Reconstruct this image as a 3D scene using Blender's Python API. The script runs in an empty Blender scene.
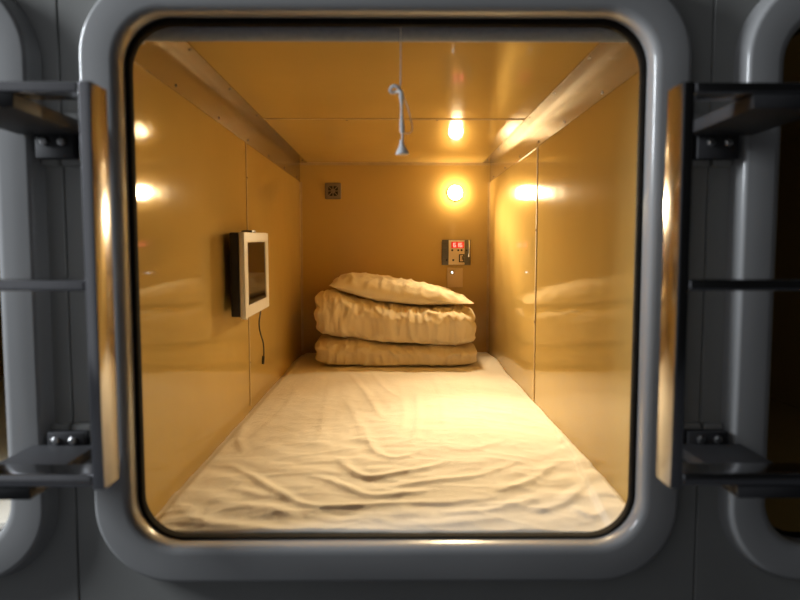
import bpy, bmesh, math, random
from mathutils import Vector, Matrix, noise
random.seed(7)
S = bpy.context.scene
COL = S.collection
PI = math.pi

# ---------------------------------------------------------------- materials
def mat(name, color, rough=.5, metal=0.0, coat=0.0, emit=None, estr=0.0, nscale=0, namt=0.0,
        bscale=0, bstr=0.0, bdist=.01, spec=.5, stretch=(1, 1, 1), sheen=0.0, aniso=0.0, rvar=0.0):
    m = bpy.data.materials.new(name); m.use_nodes = True
    nt = m.node_tree; N = nt.nodes; L = nt.links
    b = N['Principled BSDF']
    b.inputs['Base Color'].default_value = (*color, 1)
    b.inputs['Roughness'].default_value = rough
    b.inputs['Metallic'].default_value = metal
    b.inputs['Specular IOR Level'].default_value = spec
    b.inputs['Coat Weight'].default_value = coat
    b.inputs['Coat Roughness'].default_value = .08
    b.inputs['Sheen Weight'].default_value = sheen
    b.inputs['Anisotropic'].default_value = aniso
    if emit:
        b.inputs['Emission Color'].default_value = (*emit, 1)
        b.inputs['Emission Strength'].default_value = estr
    if nscale or bscale:
        tc = N.new('ShaderNodeTexCoord'); mp = N.new('ShaderNodeMapping')
        mp.inputs['Scale'].default_value = stretch
        L.new(tc.outputs['Object'], mp.inputs['Vector'])
    if nscale:
        n = N.new('ShaderNodeTexNoise'); n.inputs['Scale'].default_value = nscale
        n.inputs['Detail'].default_value = 5
        L.new(mp.outputs['Vector'], n.inputs['Vector'])
        r = N.new('ShaderNodeValToRGB')
        r.color_ramp.elements[0].position = .3; r.color_ramp.elements[1].position = .7
        lo = [max(0, c * (1 - namt)) for c in color]; hi = [min(1, c * (1 + namt)) for c in color]
        r.color_ramp.elements[0].color = (*lo, 1); r.color_ramp.elements[1].color = (*hi, 1)
        L.new(n.outputs['Fac'], r.inputs['Fac']); L.new(r.outputs['Color'], b.inputs['Base Color'])
        if rvar:
            mr = N.new('ShaderNodeMapRange')
            mr.inputs['To Min'].default_value = max(.02, rough - rvar); mr.inputs['To Max'].default_value = rough + rvar
            L.new(n.outputs['Fac'], mr.inputs['Value']); L.new(mr.outputs['Result'], b.inputs['Roughness'])
    if bscale:
        n2 = N.new('ShaderNodeTexNoise'); n2.inputs['Scale'].default_value = bscale
        n2.inputs['Detail'].default_value = 3
        L.new(mp.outputs['Vector'], n2.inputs['Vector'])
        bp = N.new('ShaderNodeBump'); bp.inputs['Strength'].default_value = bstr
        bp.inputs['Distance'].default_value = bdist
        L.new(n2.outputs['Fac'], bp.inputs['Height']); L.new(bp.outputs['Normal'], b.inputs['Normal'])
    return m

def cloth_mat(name, color, wscale, bstr):
    m = mat(name, color, rough=.9, spec=.15, sheen=.15)
    nt = m.node_tree; N = nt.nodes; L = nt.links; b = N['Principled BSDF']
    tc = N.new('ShaderNodeTexCoord')
    mp = N.new('ShaderNodeMapping'); mp.inputs['Rotation'].default_value = (0, 0, .35)
    L.new(tc.outputs['Object'], mp.inputs['Vector'])
    hs = []
    for d in ('X', 'Y'):
        w = N.new('ShaderNodeTexWave'); w.bands_direction = d
        w.inputs['Scale'].default_value = wscale; w.inputs['Distortion'].default_value = 1.5
        w.inputs['Detail Scale'].default_value = .6
        L.new(mp.outputs['Vector'], w.inputs['Vector']); hs.append(w)
    a = N.new('ShaderNodeMath'); a.operation = 'ADD'
    L.new(hs[0].outputs['Fac'], a.inputs[0]); L.new(hs[1].outputs['Fac'], a.inputs[1])
    n = N.new('ShaderNodeTexNoise'); n.inputs['Scale'].default_value = 26; n.inputs['Detail'].default_value = 6
    L.new(tc.outputs['Object'], n.inputs['Vector'])
    a2 = N.new('ShaderNodeMath'); a2.operation = 'MULTIPLY_ADD'; a2.inputs[1].default_value = 3.0
    L.new(n.outputs['Fac'], a2.inputs[0]); L.new(a.outputs['Value'], a2.inputs[2])
    bp = N.new('ShaderNodeBump'); bp.inputs['Strength'].default_value = bstr; bp.inputs['Distance'].default_value = .0025
    L.new(a2.outputs['Value'], bp.inputs['Height']); L.new(bp.outputs['Normal'], b.inputs['Normal'])
    return m

M = {}
M['laminate'] = mat('cream_laminate', (.53, .372, .125), rough=.055, nscale=3, namt=.035, bscale=6.5, bstr=.17, bdist=.004, spec=.32, rvar=.03)
M['shell'] = mat('grey_moulded_shell', (.325, .325, .31), rough=.28, nscale=4, namt=.05, bscale=60, bstr=.03, bdist=.002, coat=.25)
M['frame'] = mat('frame_grey_gloss', (.35, .35, .35), rough=.2, nscale=4, namt=.04, coat=.35)
M['rubber'] = mat('black_rubber', (.012, .010, .008), rough=.9, spec=.08, nscale=40, namt=.2)
M['alu'] = mat('brushed_aluminium', (.47, .43, .36), rough=.24, metal=.95, nscale=5, namt=.04, stretch=(60, .4, 60), rvar=.02, aniso=.4)
M['steel'] = mat('stainless_steel', (.43, .43, .445), rough=.17, metal=1, nscale=5, namt=.04, stretch=(60, 60, .4), rvar=.02)
M['bracket'] = mat('dark_bracket_steel', (.035, .035, .038), rough=.6, metal=.0, nscale=20, namt=.1)
M['bolt'] = mat('zinc_bolt', (.55, .55, .55), rough=.3, metal=1, nscale=30, namt=.1)
M['seam'] = mat('cream_seam_strip', (.50, .38, .20), spec=.15, rough=.8, nscale=20, namt=.08)
M['sheet'] = cloth_mat('white_cotton_sheet', (.80, .755, .665), 75, .30)
M['quilt'] = cloth_mat('white_quilt_cover', (.77, .68, .50), 110, .22)
M['pillow'] = cloth_mat('white_pillow_case', (.79, .71, .53), 110, .22)
M['white'] = mat('white_plastic', (.78, .76, .71), rough=.35, nscale=15, namt=.03)
M['black'] = mat('black_plastic', (.012, .012, .013), rough=.35, nscale=30, namt=.2)
M['screen'] = mat('black_screen_glass', (.008, .007, .006), rough=.06, nscale=8, namt=.2, spec=.22)
M['cable'] = mat('black_cable', (.01, .01, .01), rough=.5, nscale=50, namt=.2)
M['blind'] = mat('grey_blind_fabric', (.23, .28, .38), rough=.8, nscale=90, namt=.08)
M['cord'] = mat('white_cord', (.82, .83, .84), rough=.7, nscale=120, namt=.08)
M['grey'] = mat('grey_vent_plastic', (.20, .17, .13), rough=.45, nscale=30, namt=.08)
M['dark'] = mat('dark_recess', (.02, .014, .01), rough=.8, nscale=20, namt=.2)
M['plate_dark'] = mat('dark_panel_metal', (.13, .12, .105), rough=.35, metal=.5, nscale=40, namt=.15, stretch=(1, 1, 6))
M['face'] = mat('cream_faceplate', (.72, .60, .42), rough=.3, nscale=20, namt=.03)
M['socket'] = mat('beige_socket_plate', (.60, .46, .27), rough=.22, nscale=10, namt=.03)
M['chrome'] = mat('chrome', (.75, .75, .75), rough=.12, metal=1, nscale=30, namt=.03)
M['red'] = mat('red_display_window', (.35, .03, .02), rough=.3, emit=(1, .06, .03), estr=.55, nscale=40, namt=.1)
M['digit'] = mat('red_display_digit', (.8, .3, .25), rough=.4, emit=(1, .32, .24), estr=2.2, nscale=40, namt=.05)
M['led'] = mat('white_led', (.9, .9, .9), rough=.4, emit=(.9, .95, 1), estr=6.0, nscale=40, namt=.02)
M['globe'] = mat('lit_lamp_globe', (1, .9, .7), rough=.4, emit=(1, .72, .38), estr=85, nscale=10, namt=.02)
M['brass'] = mat('lamp_ring_metal', (.62, .52, .36), rough=.3, metal=.8, nscale=30, namt=.06)
M['floor'] = mat('dark_corridor_carpet', (.06, .06, .065), rough=.95, nscale=90, namt=.35, bscale=200, bstr=.3)

# ---------------------------------------------------------------- helpers
def link(name, bm, m, parent=None, smooth=None):
    bmesh.ops.recalc_face_normals(bm, faces=bm.faces[:])
    me = bpy.data.meshes.new(name); bm.to_mesh(me); bm.free()
    o = bpy.data.objects.new(name, me); COL.objects.link(o)
    me.materials.append(m)
    if smooth is not None:
        me.shade_smooth() if smooth >= 180 else me.set_sharp_from_angle(angle=math.radians(smooth))
        if smooth < 180:
            for p in me.polygons: p.use_smooth = True
    if parent:
        o.parent = parent
        o.location = -Vector(parent.location)
    return o

def empty(name, loc=(0, 0, 0)):
    o = bpy.data.objects.new(name, None); COL.objects.link(o); o.location = loc; o.empty_display_size = .05
    return o

def tag(o, label, cat, group=None):
    o['label'] = label; o['category'] = cat
    if group: o['group'] = group
    return o

def struct(o):
    o['kind'] = 'structure'; return o

def box(bm, x0, x1, y0, y1, z0, z1, bev=0, seg=2):
    mtx = Matrix.Translation(((x0 + x1) / 2, (y0 + y1) / 2, (z0 + z1) / 2)) @ Matrix.Diagonal((x1 - x0, y1 - y0, z1 - z0, 1))
    r = bmesh.ops.create_cube(bm, size=1, matrix=mtx)
    if bev:
        es = list({e for v in r['verts'] for e in v.link_edges})
        bmesh.ops.bevel(bm, geom=es, offset=bev, segments=seg, affect='EDGES', profile=.5)

def bx(*a, **k):
    bm = bmesh.new(); box(bm, *a, **k); return bm

def lathe(bm, prof, center, axis, n=24):
    """prof: (radius, height) along axis"""
    ax = Vector(axis).normalized()
    u = ax.orthogonal().normalized(); v = ax.cross(u); c = Vector(center)
    rings = []
    for r, h in prof:
        if r < 1e-6: rings.append([bm.verts.new(c + ax * h)])
        else: rings.append([bm.verts.new(c + ax * h + (u * math.cos(2 * PI * k / n) + v * math.sin(2 * PI * k / n)) * r) for k in range(n)])
    for a, b in zip(rings, rings[1:]):
        for k in range(n):
            l = (k + 1) % n
            if len(a) == 1 and len(b) == 1: continue
            if len(a) == 1: bm.faces.new((a[0], b[k], b[l]))
            elif len(b) == 1: bm.faces.new((a[k], a[l], b[0]))
            else: bm.faces.new((a[k], a[l], b[l], b[k]))

def smooth_path(pts, k=6):
    P = [Vector(p) for p in pts]; out = []
    for i in range(len(P) - 1):
        a = P[max(0, i - 1)]; b = P[i]; c = P[i + 1]; d = P[min(len(P) - 1, i + 2)]
        for j in range(k):
            t = j / k
            out.append(.5 * ((2 * b) + (c - a) * t + (2 * a - 5 * b + 4 * c - d) * t * t + (3 * b - a - 3 * c + d) * t ** 3))
    out.append(P[-1]); return out

def tube(bm, pts, r, n=10, k=6):
    P = smooth_path(pts, k) if k > 1 else [Vector(p) for p in pts]
    rf = r if callable(r) else (lambda t: r)
    up = None; rings = []
    for i, p in enumerate(P):
        t = (P[min(i + 1, len(P) - 1)] - P[max(i - 1, 0)]).normalized()
        if up is None: up = t.orthogonal().normalized()
        up = (up - t * up.dot(t)).normalized(); v = t.cross(up)
        rr_ = rf(i / (len(P) - 1))
        rings.append([bm.verts.new(p + (up * math.cos(2 * PI * a / n) + v * math.sin(2 * PI * a / n)) * rr_) for a in range(n)])
    for a, b in zip(rings, rings[1:]):
        for q in range(n): bm.faces.new((a[q], a[(q + 1) % n], b[(q + 1) % n], b[q]))
    bm.faces.new(rings[0]); bm.faces.new(rings[-1])

def extrude_y(bm, prof, y0, y1):
    a = [bm.verts.new((x, y0, z)) for x, z in prof]; b = [bm.verts.new((x, y1, z)) for x, z in prof]
    n = len(prof)
    for i in range(n): bm.faces.new((a[i], a[(i + 1) % n], b[(i + 1) % n], b[i]))
    bm.faces.new(a); bm.faces.new(b)

def rr(cx, cz, hw, hh, r, n=14):
    out = []
    for sx, sz, a0 in ((1, 1, 0), (-1, 1, 90), (-1, -1, 180), (1, -1, 270)):
        for k in range(n + 1):
            a = math.radians(a0 + 90 * k / n)
            out.append((cx + sx * (hw - r) + r * math.cos(a), cz + sz * (hh - r) + r * math.sin(a)))
    return out

def loops(bm, Ls, close=False):
    V = [[bm.verts.new((x, y, z)) for x, z in l] for l, y in Ls]
    pairs = list(zip(V, V[1:])) + ([(V[-1], V[0])] if close else [])
    n = len(V[0])
    for a, b in pairs:
        for k in range(n):
            l = (k + 1) % n
            bm.faces.new((a[k], a[l], b[l], b[k]))
    return V

# ---------------------------------------------------------------- facade of the capsule row
HW, HH, CZ = .474, .485, .936           # opening half width / height, centre height
CX = {'mid': -.012, 'left': -1.187, 'right': 1.171}
SEAM = [-1.83, -.603, .580, 1.81]
PAD = {-.603: -1, .580: 1}

def rect_loop(hole, cx, cz, x0, x1, z0, z1):
    out = []
    for x, z in hole:
        dx, dz = x - cx, z - cz
        t = 1e9
        if dx > 1e-9: t = min(t, (x1 - cx) / dx)
        if dx < -1e-9: t = min(t, (x0 - cx) / dx)
        if dz > 1e-9: t = min(t, (z1 - cz) / dz)
        if dz < -1e-9: t = min(t, (z0 - cz) / dz)
        out.append([cx + dx * t, cz + dz * t])
    for X, Z in ((x0, z0), (x1, z0), (x0, z1), (x1, z1)):
        k = min(range(len(out)), key=lambda i: (out[i][0] - X) ** 2 + (out[i][1] - Z) ** 2)
        out[k] = [X, Z]
    return [tuple(p) for p in out]

def facade(cx, x0, x1):
    g = .0009
    x0 += g; x1 -= g
    bm = bmesh.new()
    hole = rr(cx, CZ, HW + .014, HH + .014, .10)
    rl = rect_loop(hole, cx, CZ, x0 + .002, x1 - .002, .02, 2.05)
    r2 = rect_loop(hole, cx, CZ, x0, x1, .018, 2.052)
    loops(bm, [(hole, .018), (hole, 0), (rl, 0), (r2, .002), (r2, .018)], close=True)
    for s in SEAM[1:3]:                      # moulded raised pads that carry the ladder brackets
        for z0, z1 in ((1.155, 1.250), (.605, .680)):
            a, b = max(x0 + .001, s - .036), min(x1 - .001, s + .038)
            if a < b: box(bm, a, b, -.012, .006, z0, z1, .005)
    return struct(link('wall_front', bm, M['shell'], smooth=35))

facade(CX['mid'], SEAM[1], SEAM[2]); facade(CX['left'], SEAM[0], SEAM[1]); facade(CX['right'], SEAM[2], SEAM[3])
struct(link('seam_backing_1', bx(SEAM[1] - .02, SEAM[1] + .02, .0185, .024, .02, 2.05), M['dark']))  # added dark filler behind the panel gap, keeps light from leaking through
struct(link('seam_backing_2', bx(SEAM[2] - .02, SEAM[2] + .02, .0185, .024, .02, 2.05), M['dark']))  # same added filler behind the right-hand gap

def entrance_frame(cx, label):
    t = empty('entrance_frame', (cx, 0, CZ - HH))
    tag(t, label, 'frame', None)
    bm = bmesh.new()
    P = [(-.0005, .016), (.0, .003), (.0003, -.012), (.001, -.0225), (.0035, -.028), (.0085, -.0313), (.016, -.032),
         (.060, -.032), (.0635, -.0315), (.0662, -.0298), (.068, -.027), (.070, -.021), (.0755, -.004), (.078, -.0005), (.078, .0)]
    loops(bm, [(rr(cx, CZ, HW + o, HH + o, .088 + o * .85), y) for o, y in P] , close=False)
    link('surround', bm, M['frame'], t, smooth=60)
    bm = bmesh.new()
    P = [(.0, .003), (-.003, .002), (-.006, .0035), (-.0072, .008), (-.0072, .022), (-.005, .026), (.012, .026), (.012, .019), (.0, .017)]
    loops(bm, [(rr(cx, CZ + (o * .43 if o < 0 else 0), HW + o, HH + o * (.9 if o < 0 else 1), .088 + o), y) for o, y in P], close=True)
    link('rubber_gasket', bm, M['rubber'], t, smooth=60)
    return t
entrance_frame(CX['mid'], 'large grey rounded-corner frame with black rubber gasket around the lit sleeping capsule in the centre')
entrance_frame(CX['left'], 'grey rounded frame of the neighbouring capsule at the far left, behind the ladder')
entrance_frame(CX['right'], 'dark grey rounded frame of the neighbouring capsule at the far right, behind the ladder')

# ---------------------------------------------------------------- inside of the lit capsule
Y0, Y1, ZF, ZC, W = .028, 2.24, .352, 1.468, .5
def panels(name, parts, m=None):
    bm = bmesh.new()
    for p in parts: box(bm, *p, bev=.0012, seg=1)
    return struct(link(name, bm, m or M['laminate']))
SL, SR, SCE = 1.012, 1.086, 1.124
g = .0012
panels('wall_left', [(-W - .016, -W, Y0, SL - g, ZF, ZC), (-W - .016, -W, SL + g, Y1, ZF, ZC)])
panels('wall_right', [(W, W + .016, Y0, SR - g, ZF, ZC), (W, W + .016, SR + g, Y1, ZF, ZC)])
panels('wall_back', [(-W - .016, W + .016, Y1, Y1 + .016, ZF, ZC)])
panels('ceiling', [(-W - .016, W + .016, Y0, SCE - g, ZC, ZC + .016), (-W - .016, W + .016, SCE + g, Y1 + .016, ZC, ZC + .016)])
panels('floor', [(-W - .016, W + .016, Y0, Y1 + .016, ZF - .016, ZF)])

def rivet_bm(p, axis, r=.0035):
    bm = bmesh.new(); lathe(bm, [(0, .0022), (r * .6, .0019), (r, .0006), (r, -.0012), (0, -.0012)], p, axis, 12); return bm
# seam cover strips
t = empty('seam_strip', (-W, SL, .46)); tag(t, 'thin vertical cream cover strip on the left capsule wall, running behind the small screen', 'trim')
link('strip', bx(-W, -W + .0022, SL - .0055, SL + .0055, .47, 1.366, bev=.0008), M['seam'], t)
for z in (.62, 1.25): link('screw', rivet_bm((-W + .002, SL, z), (1, 0, 0)), M['alu'], t, 60)
t = empty('seam_strip', (W, SR, .46)); tag(t, 'thin vertical cream cover strip on the right capsule wall with small screws', 'trim')
link('strip', bx(W - .0022, W, SR - .0055, SR + .0055, .47, 1.366, bev=.0008), M['seam'], t)
for z in (.751, 1.077): link('screw', rivet_bm((W - .002, SR + .002, z), (-1, 0, 0), .0045), M['alu'], t, 60)
t = empty('seam_strip', (0, SCE, ZC)); tag(t, 'thin cream cover strip running across the capsule ceiling from side to side', 'trim')
link('strip', bx(-.464, .464, SCE - .005, SCE + .005, ZC - .002, ZC, bev=.0008), M['seam'], t)
for x in (-.17, .152): link('screw', rivet_bm((x, SCE + .022, ZC), (0, 0, -1)), M['dark'], t, 60)
t = empty('seam_strip', (0, Y1, ZC)); tag(t, 'thin cream angle strip where the capsule ceiling meets the back wall', 'trim')
bm = bmesh.new(); box(bm, -.464, .464, Y1 - .012, Y1, ZC - .002, ZC, .0008); box(bm, -.495, .495, Y1 - .002, Y1, ZC - .014, ZC - .002, .0008)
link('strip', bm, M['seam'], t)
for s, nm in ((-1, 'left'), (1, 'right')):
    bm = bmesh.new(); a, b = sorted((s * W, s * (W - .012)))
    box(bm, a, b, Y1 - .002, Y1, .47, 1.366, .0008)
    a, b = sorted((s * W, s * (W - .002))); box(bm, a, b, Y1 - .014, Y1 - .002, .47, 1.366, .0008)
    tag(link('seam_strip', bm, M['seam']), 'thin vertical cream angle strip in the back %s corner of the capsule' % nm, 'trim')

# aluminium angles along both upper edges
for s, nm in ((-1, 'left'), (1, 'right')):
    t = empty('corner_angle', (s * W, 1.13, ZC)); 
    tag(t, 'brushed aluminium angle with screws along the upper %s edge of the capsule' % nm, 'trim')
    e = .003; x = W - .0005; z = ZC - .0005
    pr = [(x, z), (x, z - .102), (x - e, z - .102), (x - e, z - e), (x - .040, z - e), (x - .040, z)]
    bm = bmesh.new(); extrude_y(bm, [(s * a, b) for a, b in pr], Y0 + .004, Y1 - .016)
    link('angle_profile', bm, M['alu'], t, 30)
    for k in range(6):
        y = .37 + .345 * k if s > 0 else .31 + .36 * k
        if y > 2.2: continue
        for f in (0, 1):
            yy = y + (.02 if f else 0)
            p, ax = ((s * (x - .030), yy, z - e), (0, 0, -1)) if f else ((s * (x - e), yy, z - .089), (-s, 0, 0))
            link('screw', rivet_bm(p, ax, .0042), M['bolt'] if (s > 0 and k < 2) else M['bracket'], t, 60)

# ---------------------------------------------------------------- bed sheet
FOLDS = [
    ([(-0.210, 1.665), (-0.129, 1.306), (-0.072, 1.012), (-0.040, 0.839)], 0.0070, 0.0160),
    ([(-0.094, 0.757), (-0.061, 0.526), (-0.019, 0.449), (0.020, 0.449), (0.083, 0.516)], 0.0080, 0.0160),
    ([(-0.150, 0.458), (-0.113, 0.358), (-0.064, 0.301), (0.014, 0.328), (0.089, 0.371), (0.143, 0.424)], 0.0120, 0.0150),
    ([(-0.205, 0.323), (-0.136, 0.262), (-0.059, 0.188), (0.014, 0.194), (0.105, 0.235)], 0.0095, 0.0150),
    ([(-0.437, 0.420), (-0.357, 0.338), (-0.282, 0.238), (-0.211, 0.161), (-0.138, 0.128), (0.013, 0.148), (0.132, 0.153), (0.227, 0.187)], 0.0085, 0.0130),
    ([(-0.492, 0.203), (-0.403, 0.078), (-0.356, 0.124), (-0.283, 0.134), (-0.191, 0.082)], 0.0065, 0.0190),
    ([(-0.195, 0.112), (-0.118, 0.067), (-0.048, 0.081), (0.013, 0.051), (0.133, 0.060), (0.284, 0.109)], 0.0050, 0.0150),
    ([(-0.472, 0.074), (-0.346, 0.054), (-0.224, 0.039)], 0.0060, 0.0180),
    ([(-0.376, 0.251), (-0.308, 0.202), (-0.262, 0.190)], 0.0060, 0.0180),
    ([(-0.009, 0.242), (0.089, 0.274), (0.209, 0.320), (0.325, 0.431)], 0.0080, 0.0150),
    ([(0.232, 0.216), (0.290, 0.253), (0.337, 0.299), (0.428, 0.430)], 0.0095, 0.0150),
    ([(0.284, 0.109), (0.344, 0.141), (0.391, 0.180), (0.466, 0.298)], 0.0085, 0.0150),
    ([(0.096, 0.100), (0.201, 0.115), (0.322, 0.186)], 0.0055, 0.0140),
    ([(0.081, 1.233), (0.075, 0.838), (0.046, 0.561)], 0.0060, 0.0130),
    ([(0.021, 1.401), (0.032, 0.983), (0.023, 0.680)], 0.0030, 0.0140),
    ([(-0.274, 1.506), (-0.239, 0.985), (-0.209, 0.536)], 0.0040, 0.0200),
    ([(-0.386, 1.404), (-0.381, 0.918), (-0.422, 0.537)], 0.0040, 0.0250),
    ([(-0.468, 0.794), (-0.450, 0.631), (-0.403, 0.493)], 0.0060, 0.0140),
    ([(-0.113, 1.688), (-0.038, 1.306), (0.019, 1.134)], 0.0050, 0.0140),
    ([(0.158, 1.687), (0.171, 1.216), (0.154, 0.733)], 0.0030, 0.0180),
    ([(0.339, 1.685), (0.315, 1.215), (0.266, 0.732)], 0.0030, 0.0180),
    ([(0.463, 1.613), (0.422, 1.131), (0.358, 0.731)], 0.0040, 0.0160),
    ([(-0.128, 0.629), (-0.026, 0.562), (0.074, 0.628)], 0.0040, 0.0180),
    ([(-0.182, 1.135), (-0.114, 0.791), (-0.091, 0.581)], 0.0045, 0.0160),
    ([(0.126, 0.552), (0.205, 0.515), (0.333, 0.627)], 0.0040, 0.0180),
    ([(0.377, 0.146), (0.404, 0.093), (0.440, 0.108)], 0.0060, 0.0140),
]
FP = [([tuple(v) for v in smooth_path([(x, y, 0) for x, y in p], 5)], a, w) for p, a, w in FOLDS]
HEM = [(0.474, 1.951), (0.486, 1.398), (0.488, 0.873), (0.470, 0.471), (0.432, 0.124), (0.426, 0.02)]
def hem_x(y):
    for (xa, ya), (xb, yb) in zip(HEM, HEM[1:]):
        if yb <= y <= ya: return xb + (xa - xb) * (y - yb) / (ya - yb)
    return .474 if y > 1.9 else .426
def sstep(a, b, x):
    t = min(1, max(0, (x - a) / (b - a))); return t * t * (3 - 2 * t)
def fold_h(x, y):
    h = 0
    for P, a, w in FP:
        best = 1e9; bt = 0; bs = 1
        for i in range(len(P) - 1):
            x0, y0 = P[i][0], P[i][1]; dx, dy = P[i + 1][0] - x0, P[i + 1][1] - y0
            q = ((x - x0) * dx + (y - y0) * dy) / (dx * dx + dy * dy + 1e-12); q = min(1, max(0, q))
            ex, ey = x - x0 - q * dx, y - y0 - q * dy
            d = ex * ex + ey * ey
            if d < best: best = d; bt = (i + q) / (len(P) - 1); bs = 1 if dx * ey - dy * ex > 0 else -1
        d = math.sqrt(best)
        if d < w * 4:
            taper = min(1, bt * 5, (1 - bt) * 5) ** .7 if 0 < bt < 1 else 0
            d += .003 * noise.noise((x * 25, y * 25, 3))
            ww = w * (.55 if bs < 0 else 1.3)                 # one flank steeper
            h += .42 * a * taper * (math.exp(-(d / ww) ** 2) - .35 * math.exp(-((d - 1.9 * w) / (w * 1.1)) ** 2))
    return max(h, -.0016)
def sheet_z(x, y):
    z = .4615
    z += .004 * (1 - (x / .5) ** 2)
    z += (.004 * noise.noise((x * 3.1, y * 2.3, .7)) + .0018 * noise.noise((x * 11, y * 8, 2.2)) + .0007 * noise.noise((x * 34, y * 24, 5)))
    # soft nested drag ripples round the hollow in the middle, near the entrance
    r = math.hypot(x * .9 - .02, y - 1.15)
    z += .0010 * sstep(.35, .75, r) * (1 - sstep(.5, .9, y)) * math.sin(r * 62 + 4 * noise.noise((x * 4, y * 4, 9)))
    z += fold_h(x, y)
    q = 1 - sstep(.9, 1.6, y) * .6                                              # many fine creases, running across near the entrance
    z += q * .0019 * ((1 - abs(noise.noise((x * 5 + 1.3, y * 13 + 1.2 * x * x * 8, .3)))) ** 6 - .25)
    z += q * .0012 * ((1 - abs(noise.noise((x * 9 - 2.3 + y * 3, y * 22, 4.3)))) ** 6 - .25)
    z += .0085 * sstep(-.004, .006, x - hem_x(y)) * (1 - sstep(1.3, 1.8, y))
    z -= .012 * sstep(.470, .498, -x) + .006 * sstep(.488, .499, x)
    z += .018 * math.exp(-((y - 1.93) / .18) ** 2) * sstep(.40, .47, x)       # bunched up beside the quilts
    z += .010 * math.exp(-((y - 1.95) / .2) ** 2) * sstep(.42, .47, -x)
    z -=  .0085 * (1 - min(1, (y - .028) / .16)) ** 1.3 + .003 * (1 - sstep(.028, .035, y)) ** 2
    return z
def make_sheet(name, zfun, nx, ny, x0, x1, y0, y1, zb, m):
    bm = bmesh.new()
    V = []
    for j in range(ny + 1):
        t = j / ny; y = y0 + (y1 - y0) * (t * .55 + .45 * t * t)
        V.append([bm.verts.new((x0 + (x1 - x0) * i / nx, y, zfun(x0 + (x1 - x0) * i / nx, y))) for i in range(nx + 1)])
    for j in range(ny):
        for i in range(nx): bm.faces.new((V[j][i], V[j][i + 1], V[j + 1][i + 1], V[j + 1][i]))
    rim = [V[0][i] for i in range(nx + 1)] + [V[j][nx] for j in range(1, ny + 1)] + [V[ny][i] for i in range(nx - 1, -1, -1)] + [V[j][0] for j in range(ny - 1, 0, -1)]
    low = [bm.verts.new((v.co.x, v.co.y, zb)) for v in rim]
    n = len(rim)
    for k in range(n): bm.faces.new((rim[k], rim[(k + 1) % n], low[(k + 1) % n], low[k]))
    bm.faces.new(low)
    return link(name, bm, m, smooth=50)
tag(make_sheet('bed_sheet', sheet_z, 190, 300, -.499, .499, .0285, 2.237, ZF, M['sheet']),
    'rumpled white bed sheet tucked over the mattress, covering the whole floor of the lit capsule', 'sheet')

# ---------------------------------------------------------------- folded quilts and pillow
def ridged(p):
    return (1 - abs(noise.noise(p))) ** 4
def slab(name, x0, x1, y0, y1, zb, zt, m, seed, layers, amp, bump_l, bump_r, ny_exp=3.2):
    bm = bmesh.new(); NU, NV = 130, 96
    xc, hx, yc, hy = (x0 + x1) / 2, (x1 - x0) / 2, (y0 + y1) / 2, (y1 - y0) / 2
    rows = []
    for i in range(NU + 1):
        t = math.sin((i / NU - .5) * PI); t = t * .55 + .45 * (2 * i / NU - 1)
        s = (max(0, 1 - abs(t) ** 9)) ** (1 / 5); sy = (max(0, 1 - abs(t) ** 14)) ** (1 / 6)
        row = []
        for j in range(NV):
            a = 2 * PI * j / NV
            ca, sa = math.cos(a), math.sin(a)
            cy = math.copysign(abs(ca) ** (2 / 2.6), ca); cz = math.copysign(abs(sa) ** (2 / (ny_exp if sa > 0 else 7)), sa)
            x = xc + hx * t
            b, tp = zb(x), zt(x)
            fz = (s * cz + 1) / 2
            z = (b + tp) / 2 + (tp - b) / 2 * s * cz
            y = yc + hy * sy * cy
            wl = sstep(.86, 1, abs(t))
            bump = abs(math.sin(PI * layers * fz + .3)) ** .6 - .5
            x += (-bump_l if t < 0 else bump_r) * wl * bump * 2
            if t < 0: y -= 0
            # creases
            fr = sstep(.1, .9, -cy)
            d = amp * (ridged((x * 11 + seed, fz * 1.6 + .35 * x, y * 3)) - .45)
            d += amp * .7 * (ridged((x * 23 + seed * 2, fz * 3.0 + x * 2, y * 5)) - .45)
            d += amp * .35 * (ridged((x * 46 - seed, fz * 5.0 - x * 6, y * 8)) - .45)
            d += amp * .9 * noise.noise((x * 4 + seed, fz * 2, y * 4))
            d *= min(1, s * 1.3)
            y += d * cy * 1.2; z += d * cz * (.8 if cz > 0 else .25)
            row.append(bm.verts.new((x, y, z)))
        rows.append(row)
    for a, b in zip(rows, rows[1:]):
        for j in range(NV): bm.faces.new((a[j], a[(j + 1) % NV], b[(j + 1) % NV], b[j]))
    bm.faces.new(rows[0]); bm.faces.new(rows[-1])
    bmesh.ops.remove_doubles(bm, verts=bm.verts[:], dist=1e-5)
    return link(name, bm, m, smooth=70)
def lerp(pts):
    def f(x):
        if x <= pts[0][0]: return pts[0][1]
        for (a, za), (b, zb) in zip(pts, pts[1:]):
            if x <= b:
                t = (x - a) / (b - a); t = t * t * (3 - 2 * t) * .5 + t * .5
                return za + (zb - za) * t
        return pts[-1][1]
    return f
q1_top = lerp([(-.38, .600), (-.2, .588), (0, .563), (.2, .556), (.39, .558)])
q2_top = lerp([(-.38, .822), (-.30, .812), (-.15, .765), (0, .744), (.2, .735), (.39, .738)])
tag(slab('folded_quilt', -.372, .388, 1.765, 2.215, lambda x: .463, q1_top, M['quilt'], 3.1, 2, .011, .012, .006),
    'folded white quilt at the bottom of the bedding stack, lying on the bed sheet', 'quilt')
tag(slab('folded_quilt', -.376, .386, 1.80, 2.215, lambda x: q1_top(x) - .004, q2_top, M['quilt'], 8.7, 3, .0145, .013, .006),
    'thicker creased white quilt in the middle of the stack, directly under the pillow', 'quilt')

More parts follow.
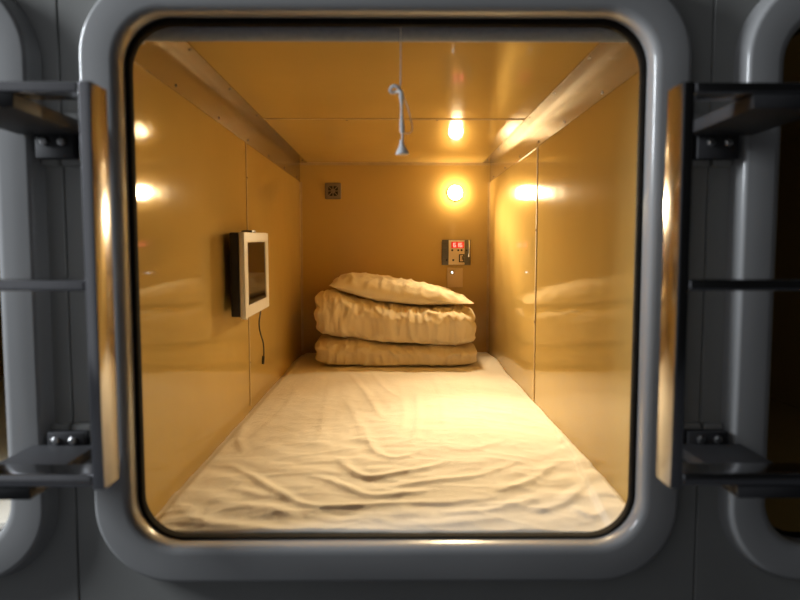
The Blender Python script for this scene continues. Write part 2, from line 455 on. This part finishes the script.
def make_pillow():
    bm = bmesh.new(); n, k = 70, 44
    low = lerp([(-.34, .832), (-.25, .800), (-.073, .752), (.147, .735), (.269, .739), (.386, .752)])
    top = lerp([(-.34, .868), (-.22, .898), (.024, .866), (.22, .832), (.33, .795), (.386, .762)])
    t = {}
    for side in (1, -1):
        for i in range(n + 1):
            a = 2 * i / n - 1
            for j in range(k + 1):
                b = 2 * j / k - 1
                x = .032 + .346 * a * (1 - .035 * (1 - abs(b)) * abs(a) ** 3 * 1.0)
                y = 2.035 + .170 * b * (1 - .06 * (1 - abs(a)) - .02)
                f = max(0, (1 - abs(a) ** (9 if a < 0 else 3.6))) ** (.5 if a < 0 else .6) * max(0, (1 - abs(b) ** 2.6)) ** .6
                lo, hi = low(x), top(x)
                edge = lo + (hi - lo) * (.40 + .10 * b) + .004 * math.sin(a * 9 + b * 3)
                edge += -.012 * (1 - abs(a)) if b < -.8 else 0
                z = edge + ((hi - edge) if side > 0 else -(edge - lo)) * f
                if side > 0:
                    cr = ridged((x * 13 + 1.5, b * 1.7 + x * 3, 4.4)) - .4 + .8 * (ridged((x * 24, b * 3 - x * 4, 7.7)) - .4)
                    z += .011 * cr * min(1, f * 2.2)
                if abs(a) == 1 or abs(b) == 1:
                    if side < 0: t[(side, i, j)] = t[(1, i, j)]; continue
                t[(side, i, j)] = bm.verts.new((x, y, z))
        for i in range(n):
            for j in range(k):
                bm.faces.new((t[(side, i, j)], t[(side, i + 1, j)], t[(side, i + 1, j + 1)], t[(side, i, j + 1)]))
    return link('pillow', bm, M['pillow'], smooth=70)
tag(make_pillow(), 'soft white pillow lying on top of the folded quilts against the back wall', 'pillow')

# ---------------------------------------------------------------- wall screen on the left
t = empty('wall_screen', (-.44, .865, .80)); 
tag(t, 'small white framed flat screen mounted on the left wall of the capsule', 'screen')
yA, yB, zA, zB = .690, 1.045, .806, 1.062
bm = bmesh.new()
box(bm, -.452, -.440, yA, yB, zA, zB, .004, 3)
parts = [link('housing', bm, M['white'], t, 40)]
bm = bmesh.new()                                            # raised bezel with an opening for the panel
def rrect(y0, y1, z0, z1, r): return [(a, b) for a, b in rr((y0 + y1) / 2, (z0 + z1) / 2, (y1 - y0) / 2, (z1 - z0) / 2, r, 4)]
Ls = [(rrect(yA + .001, yB - .001, zA + .001, zB - .001, .006), -.4405), (rrect(yA + .002, yB - .002, zA + .002, zB - .002, .006), -.436),
      (rrect(yA + .040, yB - .040, zA + .034, zB - .028, .003), -.435), (rrect(yA + .043, yB - .043, zA + .037, zB - .031, .003), -.4385)]
V = [[bm.verts.new((x, y, z)) for y, z in l] for l, x in Ls]
for a, b in zip(V, V[1:]):
    for q in range(len(a)): bm.faces.new((a[q], a[(q + 1) % len(a)], b[(q + 1) % len(a)], b[q]))
parts.append(link('bezel', bm, M['white'], t, 40))
parts.append(link('display_panel', bx(-.4398, -.4383, yA + .042, yB - .042, zA + .036, zB - .030), M['screen'], t))
parts.append(link('back_case', bx(-.480, -.4515, yA + .004, yB - .02, zA + .006, zB - .001, bev=.004), M['black'], t, 40))
parts.append(link('wall_mount', bx(-.4985, -.479, yA + .10, yB - .09, zA + .06, zB - .06, bev=.003), M['black'], t, 40))
bm = bmesh.new(); box(bm, -.470, -.436, .80, .855, zB - .002, zB + .006, .002)
parts.append(link('top_clip', bm, M['plate_dark'], t, 40))
bm = bmesh.new(); lathe(bm, [(0, .012), (.006, .012), (.007, .008), (.007, -.002), (0, -.002)], (-.462, .80, zA - .002), (0, 0, -1), 14)
parts.append(link('knob', bm, M['white'], t, 40))
pv = Vector((-.45, .865, .935)); R = Matrix.Translation(pv) @ Matrix.Rotation(math.radians(1.3), 4, 'X') @ Matrix.Translation(-pv)
for o in parts:
    o.data.transform(R)
bm = bmesh.new(); tube(bm, [(-.462, 1.025, .830), (-.462, 1.030, .800), (-.460, .990, .763), (-.458, .993, .728), (-.458, 1.040, .686), (-.459, 1.055, .645), (-.460, 1.046, .622)], .0024, 8)
ch = link('cable', bm, M['cable'], t, 180)
bm = bmesh.new(); tube(bm, [(-.4595, 1.049, .636), (-.460, 1.040, .610)], .0048, 8, 1)
pl = link('plug', bm, M['cable'], t, 60); pl.parent = ch; pl.location = (0, 0, 0)

# ---------------------------------------------------------------- back wall fittings
# reading lamp
t = empty('reading_lamp', (.316, Y1, 1.31)); tag(t, 'small round lit lamp glowing warm white on the upper right of the back wall', 'lamp')
bm = bmesh.new(); lathe(bm, [(.030, .012), (.040, .010), (.043, .004), (.043, -.001), (.030, -.001), (.029, .008)], (.316, Y1, 1.31), (0, -1, 0), 28)
link('lamp_ring', bm, M['brass'], t, 40)
bm = bmesh.new(); lathe(bm, [(0, .050), (.014, .048), (.026, .042), (.034, .033), (.038, .022), (.036, .014), (.030, .0105), (0, .010)], (.316, Y1, 1.31), (0, -1, 0), 24)
link('glass_globe', bm, M['globe'], t, 180)

# vent
t = empty('air_vent', (-.326, Y1, 1.32)); tag(t, 'small square vent with a round spoked grille on the upper left of the back wall', 'vent')
vx, vz = -.326, 1.320
bm = bmesh.new()
sq = rr(vx, vz, .043, .043, .008, 8); ci = [(vx + .033 * math.cos(math.atan2(z - vz, x - vx)), vz + .033 * math.sin(math.atan2(z - vz, x - vx))) for x, z in sq]
sq2 = rr(vx, vz, .040, .040, .008, 8)
loops(bm, [(sq, Y1), (sq, Y1 - .003), (sq2, Y1 - .006), (ci, Y1 - .006), (ci, Y1 - .001)])
link('vent_plate', bm, M['grey'], t, 40)
bm = bmesh.new(); lathe(bm, [(0, .0012), (.0335, .0012), (.0335, .0), (0, .0)], (vx, Y1, vz), (0, -1, 0), 24); link('recess', bm, M['dark'], t)
bm = bmesh.new(); lathe(bm, [(0, .006), (.010, .0055), (.012, .004), (.012, .001), (0, .001)], (vx, Y1, vz), (0, -1, 0), 20); link('hub', bm, M['grey'], t, 40)
for k in range(8):
    bm = bmesh.new(); box(bm, .009, .034, -.005, -.0012, -.0025, .0025)
    bmesh.ops.transform(bm, matrix=Matrix.Translation((vx, Y1, vz)) @ Matrix.Rotation(k * PI / 4, 4, 'Y'), verts=bm.verts[:])
    link('spoke', bm, M['grey'], t)

# control panel
X = lambda px: .246 + (px - 441.5) * .005345
Z = lambda py: 1.066 - (py - 239.5) * .0053
t = empty('control_panel', (X(456), Y1, Z(265))); tag(t, 'small control panel with red display and black buttons, on the back wall under the lamp', 'control panel')
link('mounting_plate', bx(X(441.8), X(470.3), Y1 - .012, Y1, Z(265), Z(239.7), bev=.003), M['plate_dark'], t, 40)
link('edge_highlight', bx(X(467.8), X(469.2), Y1 - .016, Y1 - .011, Z(257), Z(240), bev=.001), M['chrome'], t, 40)  # bright strip standing in for the highlight on the plate's bevelled right edge
link('faceplate', bx(X(448.4), X(464.2), Y1 - .015, Y1 - .011, Z(264.6), Z(240.2), bev=.0015), M['face'], t, 40)
dw = link('display', bx(X(451), X(463.8), Y1 - .018, Y1 - .0145, Z(248.2), Z(241.8), bev=.001), M['red'], t, 40)
SEG = {'8': 'abcdefg', '6': 'acdefg', '1': 'bc', '5': 'acdfg', '0': 'abcdef'}
def digit(ch, cx, cz, w, h):
    bm = bmesh.new(); q = w * .2; y = (Y1 - .0192, Y1 - .0178)
    P = {'a': (-w/2, w/2, h/2-q, h/2), 'd': (-w/2, w/2, -h/2, -h/2+q), 'g': (-w/2, w/2, -q/2, q/2), 'f': (-w/2, -w/2+q, 0, h/2),
         'e': (-w/2, -w/2+q, -h/2, 0), 'b': (w/2-q, w/2, 0, h/2), 'c': (w/2-q, w/2, -h/2, 0)}
    for s in SEG[ch]:
        a = P[s]; box(bm, cx + a[0], cx + a[1], y[0], y[1], cz + a[2], cz + a[3])
    o = link('digit', bm, M['digit'], t); o.parent = dw; o.location = (0, 0, 0); o.location = -Vector(t.location) - Vector(dw.location) + Vector(dw.location)
    o.matrix_parent_inverse = Matrix.Identity(4)
    return o
for c, px in (('6', 454.2), ('1', 457.3), ('6', 460.4)):
    o = digit(c, X(px), Z(245), .0125, .021); o.location = (0, 0, 0)
for px, py in ((452, 250.2), (458, 250.2), (461.2, 250.2), (466.2, 250.4), (446.6, 260), (453, 260)):
    bm = bmesh.new(); lathe(bm, [(0, .007), (.0045, .0065), (.0055, .005), (.0055, 0), (0, 0)], (X(px), Y1 - .0115, Z(py)), (0, -1, 0), 16)
    link('button', bm, M['black'], t, 40)
bm = bmesh.new()
x0, x1, z0, z1 = X(458.6), X(464.0), Z(262.2), Z(254.2)
for b in ((x0, x1, z0, z0 + .005), (x0, x1, z1 - .005, z1), (x0, x0 + .006, z0 + .005, z1 - .005), (x1 - .006, x1, z0 + .005, z1 - .005),
          ((x0 + x1) / 2 + .001, (x0 + x1) / 2 + .006, z0 + .014, z1 - .010)):
    box(bm, b[0], b[1], Y1 - .0165, Y1 - .0148, b[2], b[3])
link('framed_symbol', bm, M['black'], t)

# socket plate
t = empty('socket_plate', (X(455), Y1, .814)); tag(t, 'beige socket plate with a chrome jack and tiny white light, below the control panel', 'socket')
link('plate', bx(X(447.2), X(463), Y1 - .007, Y1, .812, .918, bev=.003), M['socket'], t, 40)
bm = bmesh.new(); lathe(bm, [(.0045, .006), (.010, .006), (.012, .003), (.012, 0), (0, 0)], (X(452), Y1 - .007, .892), (0, -1, 0), 20); link('jack', bm, M['chrome'], t, 40)
bm = bmesh.new(); lathe(bm, [(0, .0065), (.004, .005), (.005, .002), (0, .001)], (X(452.3), Y1 - .007, .893), (0, -1, 0), 14); link('indicator_light', bm, M['led'], t, 180)

# ---------------------------------------------------------------- roller blind and pull cord
t = empty('roller_blind', (0, .075, 1.4336)); tag(t, 'grey rolled-up blind under the top edge of the capsule entrance', 'blind')
bm = bmesh.new(); lathe(bm, [(0, -.485), (.030, -.485), (.030, .485), (0, .485)], (0, .075, 1.4336), (1, 0, 0), 40); link('rolled_fabric', bm, M['blind'], t, 40)
for s in (-1, 1):
    a, b = sorted((s * .486, s * .4945)); link('end_bracket', bx(a, b, .045, .105, 1.405, 1.4635, bev=.002), M['black'], t, 40)
t = empty('pull_cord', (.014, .062, 1.404)); tag(t, 'knotted white pull cord with a bell-shaped handle hanging from the rolled blind', 'cord')
cx, cy = .014, .050
bm = bmesh.new(); tube(bm, [(cx, .047, 1.423), (cx, .0435, 1.412), (cx, cy - .005, 1.39), (cx, cy, 1.35), (cx - .001, cy, 1.305)], .0011, 6); link('string', bm, M['cord'], t, 180)
bm = bmesh.new()
tube(bm, [(cx - .002, cy, 1.304), (cx - .006, cy - .004, 1.310), (cx - .014, cy - .003, 1.312), (cx - .020, cy + .001, 1.307), (cx - .016, cy + .004, 1.302), (cx - .008, cy + .003, 1.303), (cx, cy - .003, 1.302), (cx + .003, cy, 1.296)], .0034, 8)
link('knot', bm, M['cord'], t, 180)
bm = bmesh.new(); tube(bm, [(cx + .001, cy, 1.305), (cx + .0015, cy, 1.285), (cx + .002, cy, 1.255), (cx + .003, cy, 1.225)], lambda q: .0033 + .0012 * math.sin(q * 9), 8)
tube(bm, [(cx + .003, cy, 1.228), (cx + .004, cy, 1.208)], .002, 8, 1)
link('doubled_cord', bm, M['cord'], t, 180)
bm = bmesh.new(); tube(bm, [(cx + .002, cy + .003, 1.303), (cx + .010, cy + .006, 1.285), (cx + .018, cy + .006, 1.258), (cx + .022, cy + .005, 1.236), (cx + .017, cy + .004, 1.226), (cx + .008, cy + .002, 1.226)], .0010, 6)
link('loop', bm, M['cord'], t, 180)
bm = bmesh.new(); lathe(bm, [(0, .028), (.0032, .027), (.004, .020), (.007, .012), (.0115, .005), (.013, .001), (.012, -.001), (0, 0)], (cx + .003, cy, 1.186), (-.05, 0, 1), 20)
link('handle', bm, M['cord'], t, 60)

# ---------------------------------------------------------------- ladders on both sides
def ladder(c, xi, label):
    """c seam centre, xi inner stile's inner edge"""
    s = 1 if xi > c else -1
    t = empty('step_ladder', (c, -.22, .644)); tag(t, label, 'ladder')
    xo = 2 * c - xi
    fl0, fl1 = (-.634, -.566) if c < 0 else (.543, .617)
    f, k = -.252, -.197
    def st(a, b):
        a, b = sorted((a, b)); link('stile', bx(a, b, f, k, .644, 1.2445, bev=.002), M['steel'], t, 40)
    st(xi, xi - s * .018); st(xo, xo + s * .018)
    a, b = sorted((xi - s * .018, xo + s * .018))
    for z0, z1 in ((1.2285, 1.2445), (.9425, .9595), (.648, .667)):
        bm = bmesh.new(); box(bm, a, b, f + .001, k - .001, z0, z1, .004, 3); link('rung', bm, M['steel'], t, 40)
    for z0, z1, p0, p1 in ((1.207, 1.228, 1.166, 1.228), (.6285, .6475, .6285, .670)):
        bm = bmesh.new(); box(bm, c - .059, c + .059, f + .002, -.0335, z0, z1, .0015)
        o = link('bracket_arm', bm, M['bracket'], t, 40)
        bm = bmesh.new(); box(bm, fl0, fl1, -.034, -.0125, p0, p1, .002)
        fl = link('wall_flange', bm, M['bracket'], t, 40)
        for dx in (-.014, .017):
            zz = (p0 + .029) if p0 > 1 else .656
            bm = bmesh.new(); lathe(bm, [(0, .006), (.005, .006), (.008, .004), (.008, 0), (0, 0)], (c + dx, -.034, zz), (0, -1, 0), 6)
            bo = link('bolt', bm, M['bolt'], t, 20); bo.parent = fl; bo.location = (0, 0, 0)
    return t
ladder(-.603, -.432, 'steel step ladder fixed left of the lit capsule, its metal catching bluish light')
ladder(.580, .418, 'steel step ladder fixed right of the lit capsule, dark against the dim wall')

# ---------------------------------------------------------------- dark neighbouring capsules
def neighbour(cx, bed):
    a, b = cx - W, cx + W
    panels('wall_left', [(a - .016, a, Y0, Y1, ZF, ZC)]); panels('wall_right', [(b, b + .016, Y0, Y1, ZF, ZC)])
    panels('wall_back', [(a - .016, b + .016, Y1, Y1 + .016, ZF, ZC)])
    panels('ceiling', [(a - .016, b + .016, Y0, Y1 + .016, ZC, ZC + .016)]); panels('floor', [(a - .016, b + .016, Y0, Y1 + .016, ZF - .016, ZF)])
    if bed:
        def zf(x, y): return .470 + .01 * noise.noise((x * 4, y * 3, 2)) + .004 * noise.noise((x * 15, y * 12, 2)) - .035 * (1 - sstep(.028, .046, y)) ** 2
        tag(make_sheet('bed_sheet', zf, 60, 90, a + .001, b - .001, .0285, 2.237, ZF, M['sheet']),
            'small bit of pale bed sheet glimpsed inside the neighbouring capsule at the far left edge', 'sheet')
neighbour(CX['left'], True); neighbour(CX['right'], False)
struct(link('floor', bx(-2.6, 2.6, -2.6, .02, -.02, 0), M['floor']))

# ---------------------------------------------------------------- light
def light(name, kind, loc, energy, color, aim=None, **k):
    d = bpy.data.lights.new(name, kind); d.energy = energy; d.color = color
    for a, v in k.items(): setattr(d, a, v)
    o = bpy.data.objects.new(name, d); COL.objects.link(o); o.location = loc
    if aim: o.rotation_euler = (Vector(aim) - Vector(loc)).to_track_quat('-Z', 'Y').to_euler()
    return o
for nm, en, aim, ang in (('reading_lamp_beam', 230, (.30, .0, .50), 48), ('reading_lamp_flood', 95, (.30, .2, .48), 74), ('reading_lamp_spill', 34, (.33, .9, .46), 108)):
    light(nm, 'SPOT', (.316, 2.165, 1.305), en, (1, .76, .44), aim=aim, spot_size=math.radians(ang), spot_blend=1.0, shadow_soft_size=.03)
light('corridor_lamp', 'AREA', (-2.7, -.42, 2.0), 105, (.88, .94, 1), aim=(-.2, 0, 1.0), shape='RECTANGLE', size=.7, size_y=1.0)

w = bpy.data.worlds.new('corridor_dim'); S.world = w; w.use_nodes = True
wn = w.node_tree.nodes; wl = w.node_tree.links; bg = wn['Background']      # the corridor is brighter towards its left end
tc = wn.new('ShaderNodeTexCoord'); sx = wn.new('ShaderNodeSeparateXYZ'); cr = wn.new('ShaderNodeValToRGB')
mr = wn.new('ShaderNodeMapRange'); mr.inputs['From Min'].default_value = -1; mr.inputs['From Max'].default_value = 1
wl.new(tc.outputs['Generated'], sx.inputs['Vector']); wl.new(sx.outputs['X'], mr.inputs['Value']); wl.new(mr.outputs['Result'], cr.inputs['Fac'])
cr.color_ramp.elements[0].position = .26; cr.color_ramp.elements[0].color = (.34, .355, .38, 1)
cr.color_ramp.elements[1].position = .58; cr.color_ramp.elements[1].color = (.008, .008, .008, 1)
wl.new(cr.outputs['Color'], bg.inputs['Color']); bg.inputs['Strength'].default_value = .6

# ---------------------------------------------------------------- camera
cam = bpy.data.cameras.new('camera'); co = bpy.data.objects.new('camera', cam); COL.objects.link(co)
cam.sensor_width = 36; cam.lens = 36 * 647 / 800; cam.clip_start = .02
p, yaw = math.atan(48 / 647), math.atan(4 / 647)
co.location = (.005, -1.2, 1.0); co.rotation_euler = (PI / 2 - p, 0, -yaw)
cam.dof.use_dof = True; cam.dof.focus_distance = 3.0; cam.dof.aperture_fstop = 3.2
S.camera = co
S.view_settings.view_transform = 'Standard'; S.view_settings.look = 'None'
S.view_settings.gamma = 1; S.view_settings.exposure = 0; S.view_settings.use_curve_mapping = False
S.cycles.use_denoising = True
S.cycles.max_bounces = 14; S.cycles.diffuse_bounces = 8; S.cycles.glossy_bounces = 8
